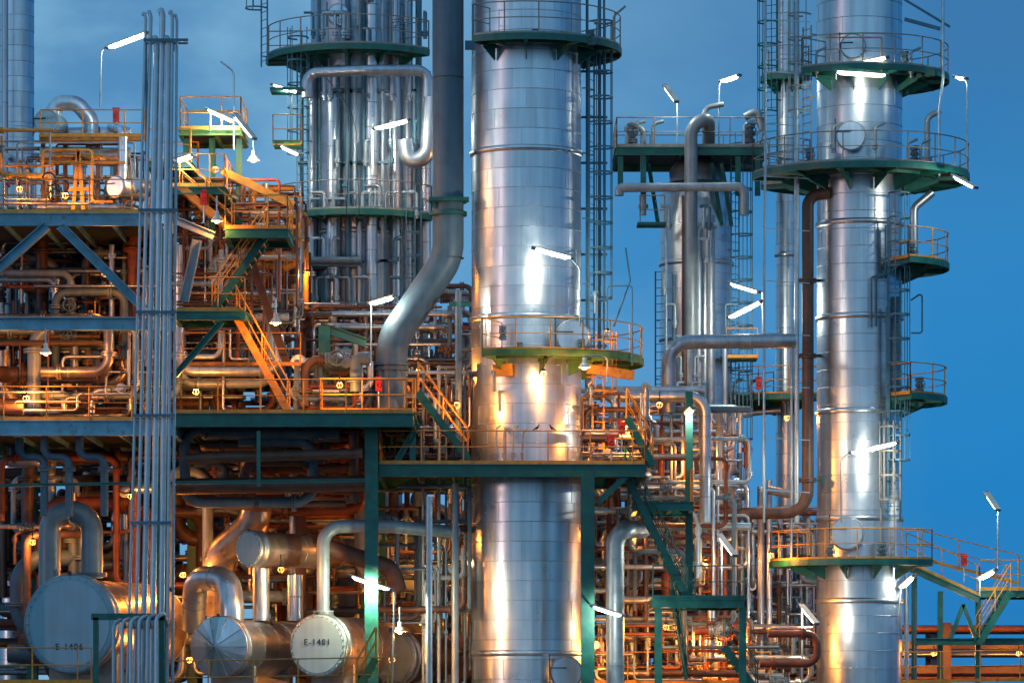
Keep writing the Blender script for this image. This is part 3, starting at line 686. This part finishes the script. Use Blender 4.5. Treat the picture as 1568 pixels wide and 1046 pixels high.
b.pipe([P(495,945,-2.4),P(495,806,-2.4),P(600,806,-2.4),P(700,815,-1)],L(10,-3),LPIPE,bend=.6); b.flange(P(495,938,-2.4),V((0,0,1)),L(10,-3),LPIPE)
b.done()
b=B("insulated_elbow_pipe")
b.pipe([P(295,960,0),P(300,885,-1),P(350,885,-2),P(355,930,-2.4),P(355,960,-2.4)],L(19,-3),CLAD,bend=.7,bands=.3,seg=28,t=1)
b.pipe([P(330,940,2),P(335,850,1.5),P(392,800,1),P(392,700,1)],L(24,0),ORCLAD,bend=.9,bands=.5,seg=28)
b.pipe([P(400,950,-1),P(400,870,-1)],L(13,-1),CLAD,bands=.35,seg=24); b.pipe([P(452,950,-1),P(452,880,-1)],L(12,-1),CLAD,bands=.4,seg=24); b.pipe([P(285,760,0),P(410,770,0)],L(14,0),RUSTP)
b.pipe([P(285,702,-4),P(555,694,-4)],L(8),BROWN); b.pipe([P(270,745,-3),P(560,740,-3)],L(12),BROWN)
b.pipe([P(500,838,-1),P(600,870,-1),P(610,905,-1)],L(13),BROWN,bend=.5,seg=24); b.pipe([P(560,872,0),P(700,872,0)],L(7),LPIPE)
for u in(30,68,122): b.pipe([P(u,670,-4),P(u,700,-4),P(u+38,700,-4),P(u+38,790,-4)],L(6),GREY,bend=.3,fl=True)
b.done()
b=B("railing")
b.rail([P(-20,1046,-12),P(140,1046,-12)],YEL,h=1.1); b.rail([P(250,1066,-11),P(600,1060,-11)],YEL,h=1.1)
b.stair(P(545,1060,-9),P(575,1008,-9),(0,.8,0),mat=LGREEN,rm=YEL)
b.done()
# ------------------------------------------------------------------ right-hand bridge and stairs
b=B("access_bridge")
yr=8
b.ibeam(P(1385,866,yr),P(1500,918,yr),.16,.24,GREEN); b.ibeam(P(1385,866,yr+1.2),P(1500,918,yr+1.2),.16,.24,GREEN)
for i in range(12):
    p=P(1390+9.5*i,866+4.3*i,yr); b.beam(p,p+V((0,1.2,0)),.3,.04,GRATE)
b.rail([P(1388,862,yr),P(1500,913,yr)],YEL)
b.platform(X(1500,yr),X(1600,yr),yr,yr+3,Z(905,yr),h=.25,rm=YEL,sides="f"); b.rail([P(1412,858,yr+3),P(1560,895,yr+3)],YEL)
b.stair(P(1500,985,yr-1),P(1548,905,yr-1),(0,1.1,0),mat=GREEN,rm=YEL)
for u in(1400,1440,1498): b.ibeam(P(u,880 if u<1430 else 905,yr+.4),(X(u,yr),yr+.4,0),.18,.18,GREEN,up=V((0,1,0)))
b.beam(P(1455,980,yr),P(1475,925,yr),.14,.14,GREEN); b.beam(P(1495,980,yr),P(1475,925,yr),.14,.14,GREEN)
b.ibeam(P(1400,982,yr),P(1600,982,yr),.2,.25,GREEN)
b.rail([P(1380,1046,yr-3),P(1600,1042,yr-3)],YEL); b.rail([P(900,1046,yr-4),P(1180,1046,yr-4)],YEL)
b.pipe([P(1388,1060,yr),P(1388,880,yr)],.09,GALV); b.pipe([P(1402,1060,yr),P(1402,900,yr)],.05,BLUE)
b.done()
for u,v,y in((312,305,-3.2),(936,678,-3.2),(952,655,-3.0),(1476,858,7.7),(1162,588,13),(178,178,-1),(580,590,-3)):
    b=B("fire_hose_cabinet"); p=P(u,v,y); b.box(p,(.22,.16,.4),RED); b.beam(p+V((0,0,.22)),p+V((0,0,.27)),.24,.2,RED); b.ring(p+V((0,-.1,0)),(0,-1,0),.07,.015,RED,12); b.tube([p-V((0,0,.2)),p-V((0,0,.8))],.03,GALV,6); b.done()
# ------------------------------------------------------------------ fluorescent lamps
T=tubelamp
def q(u,v,y): return P(u,v,y)
T(q(168,74,-6),q(222,54,-6.5),200,[q(153,165,-6),q(155,76,-6),q(170,68,-6)])
T(q(320,170,-1),q(360,188,-1.4),200,[q(322,205,-1),q(322,166,-1)]); T(q(362,180,-2),q(388,212,-2.6),220,[q(358,230,-1.5),q(358,110,-1.5),q(338,95,-1.5)])
T(q(576,198,8),q(624,186,7.4),260,[q(568,260,8),q(568,205,8),q(578,196,8)])
T(q(432,226,8),q(458,238,7.6),130); T(q(420,132,9),q(455,142,8.6),80)
T(q(1019,134,12),q(1035,156,11),100,[q(1037,238,12),q(1037,150,12)]); T(q(1106,126,12),q(1130,118,11.4),100,[q(1101,238,12),q(1101,130,12),q(1106,124,12)])
T(q(1288,104,3.5),q(1356,90,2.8),350,[q(1280,122,3.4),q(1280,104,3.4),q(1290,100,3.4)]); T(q(1462,272,2.5),q(1492,288,1.8),200); T(q(1282,112,2.6),q(1355,117,2.6),120)
T(q(820,382,-4.4),q(872,396,-4.0),440,[q(888,500,-3.6),q(888,410,-3.6),q(870,392,-4)])
T(q(568,466,-1),q(602,456,-1.6),180,[q(568,560,-1),q(568,466,-1)])
T(q(1120,436,9),q(1160,448,8.4),260,[q(1168,520,9),q(1168,448,9),q(1160,446,9)]); T(q(1118,487,9),q(1163,464,8.4),260,[q(1168,520,9),q(1168,466,9),q(1160,462,8.6)])
T(q(1305,694,1.8),q(1372,679,1.4),440,[q(1288,800,2.4),q(1288,702,2.2),q(1305,690,2)])
T(q(1512,758,6),q(1527,780,5.4),100,[q(1528,870,6),q(1528,775,6)])
T(q(1103,822,0),q(1124,850,-.8),180,[q(1105,918,0),q(1105,822,0)]); T(q(540,884,-4.25),q(596,903,-4.45),620,[q(600,1060,-4.4),q(604,905,-4.4),q(594,898,-4.45)],col=(1,.95,.6)); T(q(910,930,-4.6),q(952,943,-5),300,[q(903,925,-3.8),q(912,925,-4.5)])
T(q(1229,930,3),q(1249,954,2.4),200,[q(1228,1060,3),q(1228,930,3)]); T(q(1500,887,6),q(1522,875,5.6),80,[q(1500,912,6),q(1500,885,6)]); T(q(1380,900,5),q(1398,884,4.6),120,[q(1376,940,5),q(1380,890,5)])
T(q(1053,634,-1),q(1060,628,-1.5),120); T(q(270,248,-3),q(294,240,-3.4),100)
T(q(1465,120,4),q(1477,122,3.8),10,[q(1481,240,4),q(1481,122,4),q(1460,116,4)])
Bl=bell; Bk=bulk
Bl(q(895,562,-4.6),330,[q(930,585,-3.6),q(930,545,-4.2),q(895,545,-4.6)],col=(1,.40,.10))
Bl(q(422,494,-5.2),340); Bl(q(70,540,-5.2),550); Bl(q(388,245,-1),240); Bl(q(612,966,-4),300); Bl(q(332,338,-5.4),150)
for u,v,y,w in((643,826,0,420),(40,610,-3,520),(100,300,-3.5,380),(30,290,-3,180),(340,420,-1,380),(300,600,-2,620),(212,945,-1.2,900),(415,960,-.5,550),(290,1010,0,600),(430,872,-3.6,260),(520,590,-4,320),(640,570,1,420),(470,420,4,200),(160,420,-2,260),(930,510,-2,100),(960,660,-2,420),(1010,620,0,300),(1055,700,4,420),(700,620,-2.6,320),(940,1000,1,650),(1100,985,4,700),(1180,850,4,300),(1430,1000,12,500),(1560,1000,12,400),(560,740,4,380),(200,760,2,300),(50,830,3,320),(1205,640,8,250),(280,880,1,700),(640,940,5,600),(440,780,5,420),(745,260,8,100),(330,260,-2,160),(1270,1000,12,350),(970,820,3,350),(1080,860,6,350),(1020,960,1,400),(600,1010,-2.6,200),(690,860,2,350)):
    Bk(q(u,v,y),w)  # includes lamps added only to brighten the lower levels with sodium glow
Bk(q(832,572,-3.0),130,col=(1,.48,.18))  # added light that makes the hot orange streak on the centre column
# ------------------------------------------------------------------ ground
g=B("ground"); g.v=[(-1500,-400,0),(1500,-400,0),(1500,3000,0),(-1500,3000,0)]; g.face([0,1,2,3],GROUND); g.done()
# ------------------------------------------------------------------ sky
sc=bpy.context.scene
w=bpy.data.worlds.new("World"); sc.world=w; w.use_nodes=True; nt=w.node_tree; N=nt.nodes; Lk=nt.links
bg=N["Background"]
sky=N.new("ShaderNodeTexSky"); sky.sky_type='NISHITA'; sky.sun_disc=False; sky.sun_elevation=math.radians(2); sky.sun_rotation=math.radians(235); sky.ozone_density=4; sky.dust_density=.5
tc=N.new("ShaderNodeTexCoord"); sp=N.new("ShaderNodeSeparateXYZ"); Lk.new(tc.outputs["Generated"],sp.inputs[0])
rp=N.new("ShaderNodeValToRGB"); cr=rp.color_ramp; Lk.new(sp.outputs[2],rp.inputs[0])
cr.elements[0].position=0; cr.elements[0].color=(.010,.19,.50,1); cr.elements[1].position=1; cr.elements[1].color=(.03,.09,.20,1)
for p_,c_ in((.07,(.010,.215,.55,1)),(.12,(.022,.22,.53,1)),(.17,(.036,.175,.41,1)),(.4,(.05,.17,.38,1))):
    e=cr.elements.new(p_); e.color=c_
mp=N.new("ShaderNodeMapping"); mp.inputs["Scale"].default_value=(8,8,16); Lk.new(tc.outputs["Generated"],mp.inputs[0])
nz=N.new("ShaderNodeTexNoise"); nz.inputs["Scale"].default_value=1.5; nz.inputs["Detail"].default_value=6; nz.inputs["Roughness"].default_value=.5; Lk.new(mp.outputs[0],nz.inputs["Vector"])
mr=N.new("ShaderNodeMapRange"); mr.interpolation_type='SMOOTHSTEP'; mr.inputs[1].default_value=.34; mr.inputs[2].default_value=.58; mr.inputs[3].default_value=.3; mr.inputs[4].default_value=1; Lk.new(nz.outputs["Fac"],mr.inputs[0])
mx_=N.new("ShaderNodeMapRange"); mx_.inputs[1].default_value=.11; mx_.inputs[2].default_value=-.08; mx_.inputs[3].default_value=.04; mx_.inputs[4].default_value=1; Lk.new(sp.outputs[0],mx_.inputs[0])
ml=N.new("ShaderNodeMath"); ml.operation='MULTIPLY'; Lk.new(mr.outputs[0],ml.inputs[0]); Lk.new(mx_.outputs[0],ml.inputs[1])
mix=N.new("ShaderNodeMix"); mix.data_type='RGBA'; Lk.new(ml.outputs[0],mix.inputs[0]); Lk.new(rp.outputs[0],mix.inputs[6]); mix.inputs[7].default_value=(.20,.44,.66,1)
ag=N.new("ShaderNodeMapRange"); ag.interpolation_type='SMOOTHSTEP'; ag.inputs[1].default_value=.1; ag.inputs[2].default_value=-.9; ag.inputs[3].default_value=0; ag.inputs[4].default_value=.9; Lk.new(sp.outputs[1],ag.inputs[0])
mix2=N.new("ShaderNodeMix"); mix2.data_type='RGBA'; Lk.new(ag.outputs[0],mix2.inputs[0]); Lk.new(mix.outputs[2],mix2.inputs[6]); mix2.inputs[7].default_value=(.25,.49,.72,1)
sm=N.new("ShaderNodeVectorMath"); sm.operation='SCALE'; sm.inputs["Scale"].default_value=.008; Lk.new(sky.outputs[0],sm.inputs[0])
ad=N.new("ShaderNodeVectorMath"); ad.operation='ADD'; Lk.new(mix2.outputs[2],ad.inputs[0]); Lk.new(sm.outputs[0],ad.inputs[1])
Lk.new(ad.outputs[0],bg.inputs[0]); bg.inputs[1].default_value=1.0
sl=bpy.data.lights.new("sun","SUN"); sl.energy=.2; sl.angle=math.radians(4); sl.color=(1,.58,.52)
so=bpy.data.objects.new("sun",sl); sc.collection.objects.link(so)
d=V((-.82,-.57,.05)); so.rotation_euler=d.to_track_quat('Z','Y').to_euler()
# ------------------------------------------------------------------ camera
cd=bpy.data.cameras.new("camera"); cam=bpy.data.objects.new("camera",cd); sc.collection.objects.link(cam)
cam.location=(0,-D,CZ); cam.rotation_euler=(math.radians(90),0,0); cd.sensor_width=36; cd.lens=36*D*S/1568.0; cd.shift_y=(HV-523)/1568.0; cd.clip_end=6000; cd.clip_start=1
sc.camera=cam
sc.view_settings.view_transform='Standard'; sc.view_settings.look='None'; sc.view_settings.exposure=0
print("faces",sum(len(o.data.polygons) for o in OBJ))
